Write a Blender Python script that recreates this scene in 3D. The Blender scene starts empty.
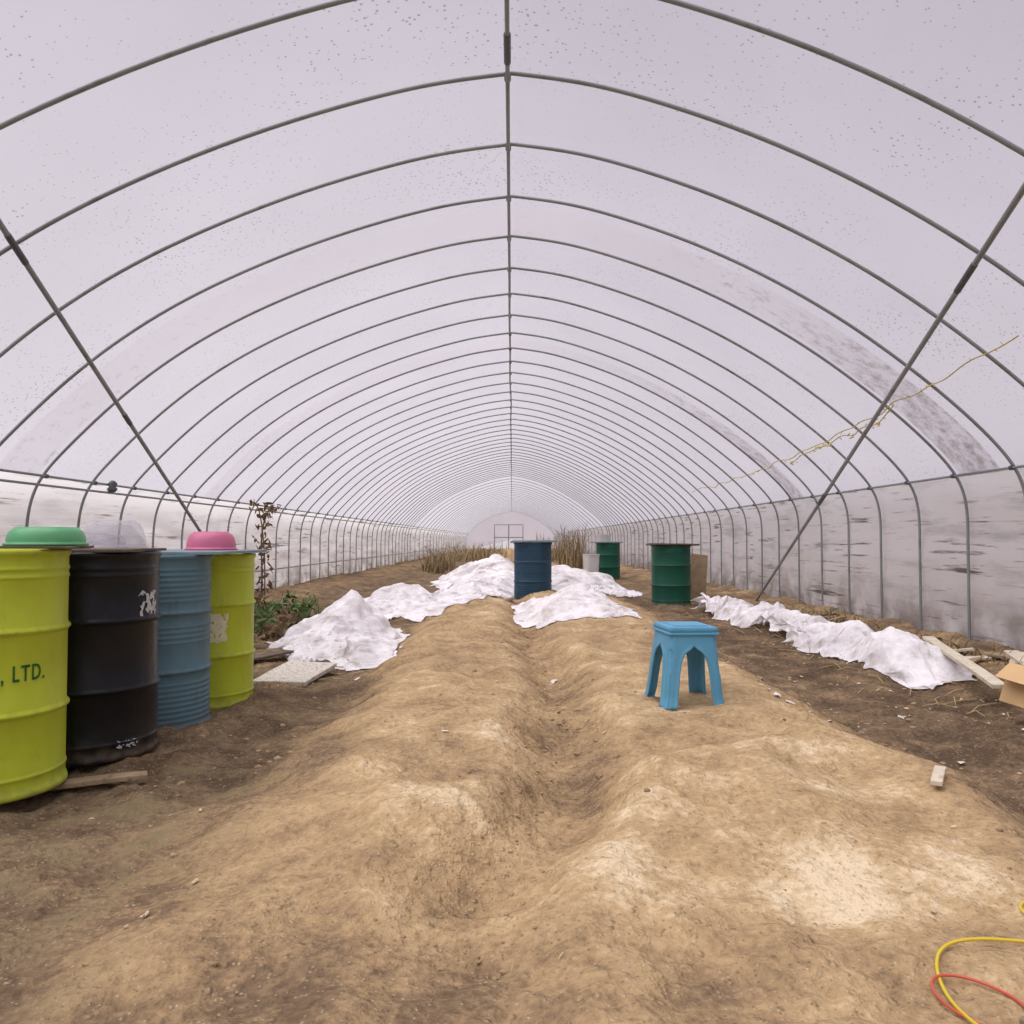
import bpy, bmesh, math, random
from mathutils import Vector, noise, Matrix
random.seed(7)
scene = bpy.context.scene
try:
    scene.view_settings.view_transform = 'Standard'
    scene.view_settings.look = 'None'
except Exception:
    pass
COL = scene.collection
H = 2.6
CAMZ = 0.95
Y0, Y1 = -2.9, 75.0
SP = 0.83
HOOP0 = 4.556

# ------------------------------------------------------------ helpers
def sstep(a, b, x):
    if a == b: return 0.0
    t = max(0.0, min(1.0, (x - a) / (b - a)))
    return t * t * (3 - 2 * t)

def n3(x, y, z=0.0):
    return noise.noise(Vector((x, y, z)))

def furrow_x(y):
    return 0.15 + 0.10 * math.exp(-((y - 4.6) / 1.5) ** 2) - 0.22 * sstep(3.0, 1.9, y) - 0.06 * sstep(7, 12, y)

def ground(x, y):
    wob = 0.11 * n3(y * 0.6, 3.1) + 0.12 * n3(y * 1.8, x * 0.5, 7.7)
    xs = x + wob
    fx = furrow_x(y) + 0.06 * n3(y * 2.3, 0.5)
    near = 0.50 + 0.50 * sstep(1.5, 2.6, y)
    bl = sstep(-1.15, -0.62, xs) * (1 - sstep(fx - 0.30, fx - 0.01, x))
    br = sstep(fx + 0.01, fx + 0.32, x) * (1 - sstep(1.30, 1.80, xs))
    z = near * (0.135 * bl + 0.148 * br)
    fill = 1 - sstep(1.6, 2.7, y)
    z += (0.024 + 0.036 * fill) * math.exp(-((x - fx) / 0.20) ** 2)
    z += 0.10 * sstep(2.7, 3.5, abs(x))
    z += 0.035 * math.exp(-((x - 0.72) ** 2 / 0.10 + (y - 2.9) ** 2 / 0.12))
    z += 0.05 * math.exp(-((x + 0.33) ** 2 / 0.05 + (y - 2.45) ** 2 / 0.04))
    z -= 0.05 * math.exp(-((x + 0.08) ** 2 / 0.03 + (y - 2.12) ** 2 / 0.02))
    z -= 0.03 * math.exp(-((x - 0.50) ** 2 / 0.02 + (y - 3.3) ** 2 / 0.05))
    z += 0.045 * n3(x * 1.3, y * 1.1, 1.0) + 0.045 * n3(x * 2.9, y * 2.4, 4.0)
    if y < 16:
        z += 0.020 * n3(x * 6.5, y * 6.0, 2.0)
        z += 0.013 * abs(n3(x * 9.5 + 0.7 * n3(x * 5, y * 5), y * 8.5, 12.0))
        fur = math.exp(-((x - fx) / 0.14) ** 2)
        rough = 0.6 + 1.0 * fur + 0.8 * sstep(1.5, 2.2, x) + 0.8 * sstep(-1.0, -1.5, x)
        pt = max(0.0, n3(x * 2.2, y * 2.0, 31.0)) * 2.2
        z += 0.009 * (rough + pt) * n3(x * 18, y * 18, 5.0) + 0.006 * (rough + pt) * n3(x * 38, y * 38, 8.0)
    return z

class NT:
    def __init__(self, name):
        self.m = bpy.data.materials.new(name)
        self.m.use_nodes = True
        self.t = self.m.node_tree
        self.t.nodes.clear()
        self.out = self.t.nodes.new('ShaderNodeOutputMaterial')
    def n(self, typ, ins=None, **kw):
        nd = self.t.nodes.new(typ)
        for k, v in kw.items(): setattr(nd, k, v)
        if ins:
            for k, v in ins.items():
                s = nd.inputs[k]
                if isinstance(v, bpy.types.NodeSocket): self.t.links.new(v, s)
                else: s.default_value = v
        return nd
    def pos(self, scale=(1, 1, 1)):
        g = self.n('ShaderNodeNewGeometry')
        mp = self.n('ShaderNodeMapping', {'Vector': g.outputs['Position'], 'Scale': scale})
        return mp.outputs[0]
    def noise(self, vec, scale, detail=4, rough=0.55):
        return self.n('ShaderNodeTexNoise', {'Vector': vec, 'Scale': scale, 'Detail': detail, 'Roughness': rough}).outputs['Fac']
    def ramp(self, fac, a, b, ca=(0, 0, 0, 1), cb=(1, 1, 1, 1)):
        r = self.n('ShaderNodeValToRGB', {'Fac': fac})
        r.color_ramp.elements[0].position = a; r.color_ramp.elements[1].position = b
        r.color_ramp.elements[0].color = ca; r.color_ramp.elements[1].color = cb
        return r.outputs[0]
    def mix(self, fac, a, b, mode='MIX'):
        nd = self.n('ShaderNodeMix', data_type='RGBA', blend_type=mode)
        for s, v in ((nd.inputs[0], fac), (nd.inputs[6], a), (nd.inputs[7], b)):
            if isinstance(v, bpy.types.NodeSocket): self.t.links.new(v, s)
            else: s.default_value = v
        return nd.outputs[2]
    def math(self, op, a, b=0.0):
        return self.n('ShaderNodeMath', {0: a, 1: b}, operation=op).outputs[0]
    def bump(self, h, strength, dist):
        return self.n('ShaderNodeBump', {'Height': h, 'Strength': strength, 'Distance': dist}).outputs[0]
    def surf(self, sock):
        self.t.links.new(sock, self.out.inputs[0]); return self.m

def srgb(r, g, b):
    f = lambda v: (v / 255 / 12.92) if v / 255 <= 0.04045 else ((v / 255 + 0.055) / 1.055) ** 2.4
    return (f(r), f(g), f(b), 1.0)

def simple_mat(name, col, rough=0.6, metal=0.0, var=0.25, vscale=6.0, dirt=None, dirt_lo=0.55, dirt_hi=0.7, bump=0.0, bscale=40, obj=True):
    k = NT(name)
    if obj:
        v = k.n('ShaderNodeTexCoord').outputs['Object']
    else:
        v = k.pos()
    nz = k.noise(v, vscale, 5)
    dark = tuple(c * (1 - var) for c in col[:3]) + (1,)
    lite = tuple(min(1, c * (1 + var)) for c in col[:3]) + (1,)
    c = k.mix(k.ramp(nz, 0.3, 0.7), dark, lite)
    if dirt:
        c = k.mix(k.ramp(k.noise(v, vscale * 1.7 + 1, 8, 0.7), dirt_lo, dirt_hi), c, dirt)
    ins = {'Base Color': c, 'Roughness': rough, 'Metallic': metal}
    if bump: ins['Normal'] = k.bump(k.noise(v, bscale, 5), bump, 0.01)
    return k.surf(k.n('ShaderNodeBsdfPrincipled', ins).outputs[0])

def mesh_obj(name, verts, faces, mats=None, smooth=False, parent=None):
    me = bpy.data.meshes.new(name)
    me.from_pydata([tuple(v) for v in verts], [], faces)
    me.update()
    if smooth:
        for p in me.polygons: p.use_smooth = True
    o = bpy.data.objects.new(name, me)
    COL.objects.link(o)
    for m in (mats or []): me.materials.append(m)
    if parent: o.parent = parent
    return o

def join(objs, name):
    bpy.context.view_layer.update()
    bpy.ops.object.select_all(action='DESELECT')
    for o in objs: o.select_set(True)
    bpy.context.view_layer.objects.active = objs[0]
    bpy.ops.object.join()
    o = bpy.context.view_layer.objects.active
    o.name = name; o.data.name = name
    return o

def box_mesh(name, sx, sy, sz, mat, bevel=0.004, loc=(0, 0, 0), rot=(0, 0, 0), sub=0, warp=0.0, parent=None):
    bm = bmesh.new()
    bmesh.ops.create_cube(bm, size=1)
    for v in bm.verts: v.co = Vector((v.co.x * sx, v.co.y * sy, v.co.z * sz))
    if sub:
        bmesh.ops.subdivide_edges(bm, edges=[e for e in bm.edges if e.calc_length() > max(sx, sy, sz) * 0.3], cuts=sub, use_grid_fill=True)
        for v in bm.verts:
            v.co.z += warp * n3(v.co.x * 3 + sx * 10, v.co.y * 3 + sy * 7, 0.3)
            v.co.y += warp * 0.4 * n3(v.co.x * 6, 1.3 + sy, v.co.z)
    if bevel: bmesh.ops.bevel(bm, geom=[e for e in bm.edges if e.calc_face_angle(0) > 0.8], offset=bevel, segments=2, affect='EDGES', profile=0.6)
    me = bpy.data.meshes.new(name); bm.to_mesh(me); bm.free()
    o = bpy.data.objects.new(name, me); COL.objects.link(o)
    me.materials.append(mat)
    o.location = loc; o.rotation_euler = rot
    if parent: o.parent = parent
    return o

def curve_obj(name, splines, radius, mat, parent=None, res=3, cyclic=False, smooth_spline=False):
    cu = bpy.data.curves.new(name, 'CURVE'); cu.dimensions = '3D'
    cu.bevel_depth = radius; cu.bevel_resolution = res; cu.use_fill_caps = True
    for pts in splines:
        if smooth_spline:
            s = cu.splines.new('NURBS'); s.points.add(len(pts) - 1)
            s.order_u = 4; s.use_endpoint_u = True; s.resolution_u = 6
        else:
            s = cu.splines.new('POLY'); s.points.add(len(pts) - 1)
        for p, q in zip(s.points, pts): p.co = (q[0], q[1], q[2], 1)
        s.use_smooth = True
    o = bpy.data.objects.new(name, cu); COL.objects.link(o)
    cu.materials.append(mat)
    if parent: o.parent = parent
    return o

def empty(name, loc=(0, 0, 0)):
    e = bpy.data.objects.new(name, None); COL.objects.link(e); e.location = loc; e.empty_display_size = 0.1
    return e

def lathe(name, prof, mat, segs=64, loc=(0, 0, 0), wob=0.0, seed=0):
    vs = []; fs = []
    for (r, z) in prof:
        for i in range(segs):
            a = 2 * math.pi * i / segs
            rr = r
            if wob and r > 0.01:
                rr = r + wob * n3(math.cos(a) * 2 + seed, math.sin(a) * 2, z * 5)
            vs.append((rr * math.cos(a), rr * math.sin(a), z))
    for j in range(len(prof) - 1):
        for i in range(segs):
            k2 = (i + 1) % segs
            fs.append((j * segs + i, j * segs + k2, (j + 1) * segs + k2, (j + 1) * segs + i))
    o = mesh_obj(name, vs, fs, [mat], smooth=True)
    o.location = loc
    return o

# ------------------------------------------------------------ materials
def film_mat(name, tint, transp, transl, diff, streak=0.0, drops=True, mud=False, dirtcol=None):
    k = NT(name)
    v = k.pos()
    col = k.mix(k.ramp(k.noise(v, 0.7, 4), 0.3, 0.7), tuple(c * 0.94 for c in tint[:3]) + (1,), tint)
    if drops:
        vo = k.n('ShaderNodeTexVoronoi', {'Vector': v, 'Scale': 28.0, 'Randomness': 1.0})
        sz = k.math('MULTIPLY', k.ramp(k.noise(v, 1.1, 3), 0.2, 0.75), 0.26)
        m = k.math('LESS_THAN', vo.outputs['Distance'], sz)
        col = k.mix(k.math('MULTIPLY', m, 0.5), col, srgb(110, 102, 108))
    if streak:
        vs = k.pos((1, 0.5, 4.0))
        st = k.ramp(k.noise(vs, 1.3, 7, 0.65), 0.52, 0.68)
        vs2 = k.pos((1, 0.7, 15.0))
        st2 = k.ramp(k.noise(vs2, 1.3, 6, 0.66), 0.56, 0.64)
        st2 = k.math('MULTIPLY', st2, k.ramp(k.noise(v, 1.0, 3), 0.36, 0.55))
        f = k.math('MULTIPLY', k.math('MAXIMUM', k.math('MULTIPLY', st, 0.38), st2), streak)
        col = k.mix(f, col, dirtcol or srgb(104, 98, 94))
    if mud:
        sep = k.n('ShaderNodeSeparateXYZ', {'Vector': k.pos()})
        lo = k.n('ShaderNodeMapRange', {'Value': sep.outputs[2], 'From Min': 0.12, 'From Max': 0.6, 'To Min': 0.75, 'To Max': 0.0}).outputs[0]
        f = k.math('MULTIPLY', lo, k.ramp(k.noise(v, 3, 6), 0.33, 0.6))
        col = k.mix(f, col, srgb(125, 112, 94))
    bmp = k.bump(k.noise(k.pos((1, 0.5, 2)), 3.0, 5), 0.25, 0.03)
    d = k.n('ShaderNodeBsdfDiffuse', {'Color': col, 'Normal': bmp}).outputs[0]
    t = k.n('ShaderNodeBsdfTranslucent', {'Color': col, 'Normal': bmp}).outputs[0]
    tr = k.n('ShaderNodeBsdfTransparent', {'Color': col}).outputs[0]
    a = k.n('ShaderNodeMixShader', {0: diff / (diff + transl), 1: t, 2: d}).outputs[0]
    b = k.n('ShaderNodeMixShader', {0: transp, 1: a, 2: tr}).outputs[0]
    return k.surf(b)

M_roof = film_mat('roof_film', srgb(242, 239, 243), 0.70, 0.8, 0.2)
M_wallL = film_mat('side_film_left', srgb(240, 237, 239), 0.06, 0.6, 0.4, streak=0.8, drops=False, mud=True)
M_wallR = film_mat('side_film_right', srgb(237, 235, 237), 0.06, 0.6, 0.4, streak=0.9, drops=False, mud=True)
M_end = film_mat('end_film', srgb(246, 240, 243), 0.6, 0.8, 0.2, drops=False)

def band_mat():
    k = NT('repair_band_film')
    v = k.pos()
    sep = k.n('ShaderNodeSeparateXYZ', {'Vector': v})
    x = k.n('ShaderNodeMapRange', {'Value': sep.outputs[0], 'From Min': 0.8, 'From Max': 3.4, 'To Min': 0.0, 'To Max': 0.18}).outputs[0]
    xl = k.n('ShaderNodeMapRange', {'Value': sep.outputs[0], 'From Min': -1.5, 'From Max': -4.0, 'To Min': 0.0, 'To Max': 0.07}).outputs[0]
    nz = k.math('ADD', k.math('ADD', k.noise(v, 9, 10, 0.78), x), xl)
    f = k.math('MULTIPLY', k.ramp(nz, 0.61, 0.82), 0.7)
    col = k.mix(f, srgb(237, 235, 238), srgb(142, 131, 120))
    d = k.n('ShaderNodeBsdfDiffuse', {'Color': col}).outputs[0]
    t = k.n('ShaderNodeBsdfTranslucent', {'Color': col}).outputs[0]
    tr = k.n('ShaderNodeBsdfTransparent', {'Color': col}).outputs[0]
    a = k.n('ShaderNodeMixShader', {0: 0.40, 1: t, 2: d}).outputs[0]
    return k.surf(k.n('ShaderNodeMixShader', {0: 0.62, 1: a, 2: tr}).outputs[0])
M_band = band_mat()

M_pipe = simple_mat('galvanised_pipe', srgb(138, 142, 143), 0.5, 0.25, 0.12, 2.0, dirt=srgb(112, 107, 100), obj=False)
M_clamp = simple_mat('dark_clamp', srgb(88, 92, 94), 0.5, 0.4, 0.1)

def soil_mat():
    k = NT('bare_soil')
    at = k.n('ShaderNodeVertexColor', layer_name='dry')
    sepc = k.n('ShaderNodeSeparateColor', {'Color': at.outputs[0]})
    v = k.pos()
    big = k.noise(v, 1.4, 6, 0.6)
    med = k.noise(v, 5, 5, 0.6)
    fin = k.noise(v, 40, 4, 0.6)
    dry = k.math('ADD', sepc.outputs[0], k.math('MULTIPLY', k.math('SUBTRACT', med, 0.5), 1.1))
    dry = k.math('ADD', dry, k.math('MULTIPLY', k.math('SUBTRACT', big, 0.5), 0.7))
    dry = k.math('ADD', dry, k.math('MULTIPLY', k.math('SUBTRACT', fin, 0.5), 0.5))
    r = k.n('ShaderNodeValToRGB', {'Fac': dry})
    e = r.color_ramp.elements
    e[0].position = 0.0; e[0].color = srgb(92, 76, 60)
    e[1].position = 1.0; e[1].color = srgb(226, 206, 172)
    for p, c in ((0.25, (124, 104, 82)), (0.5, (166, 140, 106)), (0.75, (192, 165, 126))):
        q = e.new(p); q.color = srgb(*c)
    c = r.outputs[0]
    vo = k.n('ShaderNodeTexVoronoi', {'Vector': v, 'Scale': 95.0, 'Randomness': 1.0})
    crumb = k.ramp(vo.outputs['Distance'], 0.10, 0.45, (1, 1, 1, 1), (0, 0, 0, 1))
    csep = k.n('ShaderNodeSeparateColor', {'Color': vo.outputs['Color']})
    lightc = k.math('MULTIPLY', k.math('GREATER_THAN', csep.outputs[0], 0.86), crumb)
    darkc = k.math('MULTIPLY', k.math('LESS_THAN', csep.outputs[0], 0.14), crumb)
    c = k.mix(k.math('MULTIPLY', lightc, 0.45), c, srgb(226, 208, 178))
    c = k.mix(k.math('MULTIPLY', darkc, 0.55), c, srgb(84, 68, 52))
    vo2 = k.n('ShaderNodeTexVoronoi', {'Vector': v, 'Scale': 38.0, 'Randomness': 1.0})
    csep2 = k.n('ShaderNodeSeparateColor', {'Color': vo2.outputs['Color']})
    cr2 = k.ramp(vo2.outputs['Distance'], 0.12, 0.40, (1, 1, 1, 1), (0, 0, 0, 1))
    big2 = k.math('MULTIPLY', k.math('GREATER_THAN', csep2.outputs[1], 0.86), cr2)
    c = k.mix(k.math('MULTIPLY', big2, 0.25), c, srgb(208, 184, 148))
    c = k.mix(k.math('MULTIPLY', sepc.outputs[1], k.ramp(k.noise(v, 5, 4), 0.45, 0.7)), c, srgb(112, 104, 80))
    hgt = k.math('MULTIPLY', k.noise(v, 16, 4, 0.5), 1.6)
    hgt = k.math('ADD', hgt, k.math('MULTIPLY', fin, 0.6))
    hgt = k.math('ADD', hgt, k.math('MULTIPLY', big2, 0.35))
    hgt = k.math('ADD', hgt, k.math('MULTIPLY', lightc, 0.12))
    p = k.n('ShaderNodeBsdfPrincipled', {'Base Color': c, 'Roughness': 0.95, 'Specular IOR Level': 0.1, 'Normal': k.bump(hgt, 0.8, 0.03)})
    return k.surf(p.outputs[0])
M_soil = soil_mat()

def fleece_mat():
    k = NT('white_fleece')
    v = k.pos()
    c = k.mix(k.ramp(k.noise(v, 6, 8, 0.7), 0.52, 0.8), srgb(248, 245, 247), srgb(222, 210, 200))
    b = k.bump(k.noise(v, 40, 6, 0.6), 0.35, 0.02)
    d = k.n('ShaderNodeBsdfDiffuse', {'Color': c, 'Normal': b}).outputs[0]
    t = k.n('ShaderNodeBsdfTranslucent', {'Color': c, 'Normal': b}).outputs[0]
    tr = k.n('ShaderNodeBsdfTransparent', {'Color': c}).outputs[0]
    m = k.n('ShaderNodeMixShader', {0: 0.15, 1: d, 2: t}).outputs[0]
    tf = k.math('MULTIPLY', k.ramp(k.noise(v, 3.0, 6, 0.7), 0.42, 0.68), 0.50)
    return k.surf(k.n('ShaderNodeMixShader', {0: tf, 1: m, 2: tr}).outputs[0])
M_fleece = fleece_mat()

# ------------------------------------------------------------ camera
cam = bpy.data.cameras.new('camera'); cam.sensor_width = 36; cam.lens = 820 / 1024 * 36
cam.clip_end = 500; cam.clip_start = 0.05
co = bpy.data.objects.new('camera', cam); COL.objects.link(co)
co.location = (0, 0, CAMZ); co.rotation_euler = (math.radians(90 + 1.96), 0, 0)
scene.camera = co

# ------------------------------------------------------------ world & lights
w = bpy.data.worlds.new('overcast_sky'); scene.world = w; w.use_nodes = True
nt = w.node_tree; nt.nodes.clear()
wo = nt.nodes.new('ShaderNodeOutputWorld'); bg = nt.nodes.new('ShaderNodeBackground')
tc = nt.nodes.new('ShaderNodeTexCoord'); sp = nt.nodes.new('ShaderNodeSeparateXYZ')
rp = nt.nodes.new('ShaderNodeValToRGB')
nt.links.new(tc.outputs['Generated'], sp.inputs[0]); nt.links.new(sp.outputs[2], rp.inputs[0])
rp.color_ramp.elements[0].position = 0.0; rp.color_ramp.elements[0].color = srgb(219, 213, 221)
rp.color_ramp.elements[1].position = 0.6; rp.color_ramp.elements[1].color = srgb(158, 152, 167)
nt.links.new(rp.outputs[0], bg.inputs[0]); bg.inputs[1].default_value = 1.0
nt.links.new(bg.outputs[0], wo.inputs[0])
sun = bpy.data.lights.new('overcast_sun', 'SUN'); sun.energy = 4.5; sun.angle = math.radians(75); sun.color = (1.0, 0.975, 0.945)
so = bpy.data.objects.new('overcast_sun', sun); COL.objects.link(so); so.rotation_euler = (math.radians(12), math.radians(-18), 0)
so.location = (0, 5, 12)

# ------------------------------------------------------------ ground
xs = [-22, -14, -9, -6, -5]
x = -4.3
while x < 4.2: xs.append(x); x += 0.024
xs += [4.5, 5.5, 8, 14, 22]
ys = [-12, -6, -3, -1.5, 0, 0.6]
y = 1.0
while y < 9: ys.append(y); y += 0.016 if y < 4.0 else 0.034
while y < 90: ys.append(y); y *= 1.012
vs = []; dry = []
for yy in ys:
    for xx in xs:
        inside = abs(xx) < 4.4
        z = ground(xx, yy) if inside else 0.05
        vs.append((xx, yy, z))
        wob = 0.10 * n3(yy * 0.5, 3.1) + 0.16 * n3(xx * 2, yy * 2.2, 6.0)
        xw = xx + wob
        fx = furrow_x(yy)
        d = 0.38
        bl = sstep(-1.25, -0.75, xw) * (1 - sstep(fx - 0.25, fx - 0.05, xx))
        br = sstep(fx + 0.05, fx + 0.3, xx) * (1 - sstep(1.20, 1.75, xw))
        d += 0.19 * bl + 0.21 * br
        d += 0.24 * math.exp(-((xx - fx) / 0.22) ** 2)
        d += 0.36 * math.exp(-((xx - 0.80) ** 2 / 0.14 + (yy - 2.02) ** 2 / 0.04))
        d += 0.12 * math.exp(-((xx - 0.30) ** 2 / 0.25 + (yy - 2.2) ** 2 / 0.25))
        d -= 0.07 * sstep(1.7, 2.1, xx) * (1 - sstep(3.2, 3.6, xx)) * (1 - sstep(12, 15, yy))
        d -= 0.14 * sstep(2.1, 1.5, yy) * sstep(0.5, -0.3, xx)
        d += 1.6 * (z - 0.12)
        alg = sstep(-0.6, -1.2, xx) * (0.8 if yy < 3.5 else 0.2)
        dry.append((max(0, min(1, d)), max(0, min(1, alg)), 0, 1))
nx = len(xs); fs = []
for j in range(len(ys) - 1):
    for i in range(nx - 1):
        fs.append((j * nx + i, j * nx + i + 1, (j + 1) * nx + i + 1, (j + 1) * nx + i))
gr = mesh_obj('floor', vs, fs, [M_soil], smooth=True)
ca = gr.data.color_attributes.new('dry', 'FLOAT_COLOR', 'POINT')
flat = [c for q in dry for c in q]
ca.data.foreach_set('color', flat)

# ------------------------------------------------------------ tunnel profile
LP = [(0, 1.016), (-.13, 1.000), (-.28, .970), (-.58, .880), (-.893, .746), (-1.11, .62), (-1.30, .476), (-1.47, .31), (-1.56, .21), (-1.598, .11), (-1.605, 0.0)]
RP = [(0, 1.016), (.13, 1.000), (.28, .966), (.58, .862), (.87, .712), (1.08, .573), (1.28, .415), (1.42, .28), (1.485, .19), (1.505, .10), (1.505, 0.0)]
def crom(P, n=6):
    out = []
    for i in range(len(P) - 1):
        p0 = Vector(P[max(i - 1, 0)]); p1 = Vector(P[i]); p2 = Vector(P[i + 1]); p3 = Vector(P[min(i + 2, len(P) - 1)])
        for j in range(n):
            t = j / n
            out.append(0.5 * ((2 * p1) + (-p0 + p2) * t + (2 * p0 - 5 * p1 + 4 * p2 - p3) * t * t + (-p0 + 3 * p1 - 3 * p2 + p3) * t ** 3))
    out.append(Vector(P[-1]))
    for _ in range(14):
        q = [v.copy() for v in out]
        for i in range(1, len(out) - 1):
            q[i] = out[i] * 0.5 + (out[i - 1] + out[i + 1]) * 0.25
        out = q
    return out
def wpt(p): return (p.x * H, CAMZ + p.y * H)
Lc = [wpt(p) for p in crom(LP)]
Rc = [wpt(p) for p in crom(RP)]
XL = Lc[-1][0]; XR = Rc[-1][0]
full = list(reversed(Lc)) + Rc[1:]
RAIL = 1.50
RZ = Lc[0][1]
def offset(prof, d):
    out = []
    for i, (a, b) in enumerate(prof):
        p = prof[max(i - 1, 0)]; q = prof[min(i + 1, len(prof) - 1)]
        t = Vector((q[0] - p[0], q[1] - p[1])).normalized()
        out.append((a - t.y * d, b + t.x * d))
    return out

hoops_y = []
yy = HOOP0
while yy > Y0: yy -= SP
yy += SP
while yy < Y1 - 0.1:
    hoops_y.append(yy); yy += SP if yy < 33 else 2 * SP
frame = empty('greenhouse_frame')
spl = []
for hy in hoops_y:
    j = 0.012 * n3(hy * 3.3, 0.2)
    pts = [(XL + 0.0, hy, 0.02)] + [(a, hy + j, b) for a, b in full] + [(XR, hy, 0.02)]
    spl.append(pts)
spl.append([(XL, Y1, 0.02)] + [(a, Y1, b) for a, b in full] + [(XR, Y1, 0.02)])
curve_obj('hoops', spl, 0.0125, M_pipe, frame)
ridge = []
y = Y0
while y <= Y1:
    ridge.append((-0.025 + (0.02 * n3(y * 0.35, 9.0) if y > 9 else 0), y, RZ - 0.030 + (0.03 * n3(y * 0.4, 5.0) if y > 9 else 0)))
    y += 0.8
curve_obj('ridge_pipe', [ridge], 0.0125, M_pipe, frame)
def xat(prof_side, z):
    best = min(prof_side, key=lambda p: abs(p[1] - z)); return best[0]
rz = RAIL
xl = xat(Lc, rz) + 0.03; xr = xat(Rc, rz) - 0.03
curve_obj('side_rails', [[(xl, Y0, rz), (xl, Y1, rz)], [(xr, Y0, rz), (xr, Y1, rz)],
                         [(xl - 0.0, Y0, rz - 0.08), (xl, Y1, rz - 0.08)],
                         [(xl-0.07, Y0, 0.45), (xl-0.07, Y1, 0.45)]], 0.011, M_pipe, frame)
A, B = (2.45, 3.74, 2.70), (3.42, 11.6, 0.06)
A2, B2 = (-2.73, 4.15, 2.73), (-3.70, 11.5, 0.06)
curve_obj('diagonal_braces', [[A, B], [A2, B2]], 0.0165, M_pipe, frame)
cl = []
for hy in hoops_y:
    if hy < 30:
        cl.append([(-0.025, hy - 0.03, RZ - 0.02), (-0.025, hy + 0.03, RZ - 0.02)])
        cl.append([(xl, hy - 0.02, rz), (xl, hy + 0.02, rz)]); cl.append([(xr, hy - 0.02, rz), (xr, hy + 0.02, rz)])
cl.append([(-0.025, 4.15, RZ - 0.03), (-0.025, 4.40, RZ - 0.03)])
def lerp(a, b, t): return tuple(a[i] + (b[i] - a[i]) * t for i in range(3))
cl.append([lerp(A, B, .09), lerp(A, B, .12)]); cl.append([lerp(A, B, .50), lerp(A, B, .53)])
cl.append([lerp(A2, B2, .04), lerp(A2, B2, .07)]); cl.append([lerp(A2, B2, .30), lerp(A2, B2, .32)])
curve_obj('pipe_clamps', cl, 0.0195, M_clamp, frame)

# ------------------------------------------------------------ films
def extrude_prof(name, prof, ylist, mat, sag=0.0):
    vs = []; fs = []
    n = len(prof)
    for j, yv in enumerate(ylist):
        for i, (a, b) in enumerate(prof):
            k = sag * (j % 2)
            nn = 0.010 * n3(a * 1.5, yv * 1.5, b * 1.5)
            vs.append((a, yv, b - k + nn))
    for j in range(len(ylist) - 1):
        for i in range(n - 1):
            fs.append((j * n + i, j * n + i + 1, (j + 1) * n + i + 1, (j + 1) * n + i))
    return mesh_obj(name, vs, fs, [mat], smooth=True)
offp = offset(full, 0.030)
roofp = [p for p in offp if p[1] >= RAIL - 0.03]
yl = [Y0]
for hy in hoops_y: yl += [hy, hy + SP / 2]
yl.append(Y1 + 0.05)
yl = sorted(set(yl))
extrude_prof('ceiling', roofp, yl, M_roof, 0.012)

def side_wall(name, xw, mat, seed):
    vs = []; fs = []
    zs = [-0.03, 0.05, 0.12, 0.2, 0.27, 0.34, 0.4, 0.46, 0.52, 0.58, 0.64, 0.7, 0.76, 0.82, 0.88, 0.94, 1.0, 1.06, 1.12, 1.2, 1.3, 1.4, 1.5]
    yv = Y0; ylist = []
    while yv < 20: ylist.append(yv); yv += 0.08
    while yv < Y1: ylist.append(yv); yv += 0.4
    ylist.append(Y1)
    s = 1 if xw > 0 else -1
    for yv in ylist:
        for z in zs:
            t = z / 1.5
            xx = xw + s * 0.040 + s * (0.03 * n3(yv * 1.3, z * 3, seed) + 0.045 * n3(yv * 1.1, z * 10, seed) + 0.014 * n3(yv * 5, z * 12, seed)) * (1 - t ** 4)
            if z > 1.2:
                src = roofp[-1] if s > 0 else roofp[0]
                xx = xx + (src[0] - xx) * ((z - 1.2) / 0.3) ** 2
            vs.append((xx, yv, z))
    n = len(zs)
    for j in range(len(ylist) - 1):
        for i in range(n - 1):
            fs.append((j * n + i, j * n + i + 1, (j + 1) * n + i + 1, (j + 1) * n + i))
    return mesh_obj(name, vs, fs, [mat], smooth=True)
side_wall('wall_left', XL, M_wallL, 1.0)
side_wall('wall_right', XR, M_wallR, 5.0)

ep = [(XL, 0.0)] + full + [(XR, 0.0)]
vs = [(0, Y1 + 0.02, 1.0)] + [(a, Y1 + 0.02, b) for a, b in ep]
fs = [(0, i, i + 1) for i in range(1, len(ep))]
mesh_obj('wall_back', vs, fs, [M_end])
dr = empty('door_1')
M_dframe = simple_mat('door_frame_paint', srgb(128, 134, 142), 0.6, 0.0, 0.1)
curve_obj('door_frame', [[(-1.6, Y1 - 0.1, 0.02), (-1.6, Y1 - 0.1, 2.35), (1.0, Y1 - 0.1, 2.35), (1.0, Y1 - 0.1, 0.02)], [(-0.3, Y1 - 0.1, 0.02), (-0.3, Y1 - 0.1, 2.35)], [(-1.6, Y1 - 0.1, 1.2), (1.0, Y1 - 0.1, 1.2)]], 0.045, M_dframe, dr)

bp = offset(full, 0.012)
bp = [p for p in bp if p[1] >= RAIL - 0.02]
for (a, b) in ((6.42, 7.0), (10.75, 11.3)):
    yl2 = [a + (b - a) * i / 4 for i in range(5)]
    extrude_prof('plastic_repair_strip', bp, yl2, M_band)

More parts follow.
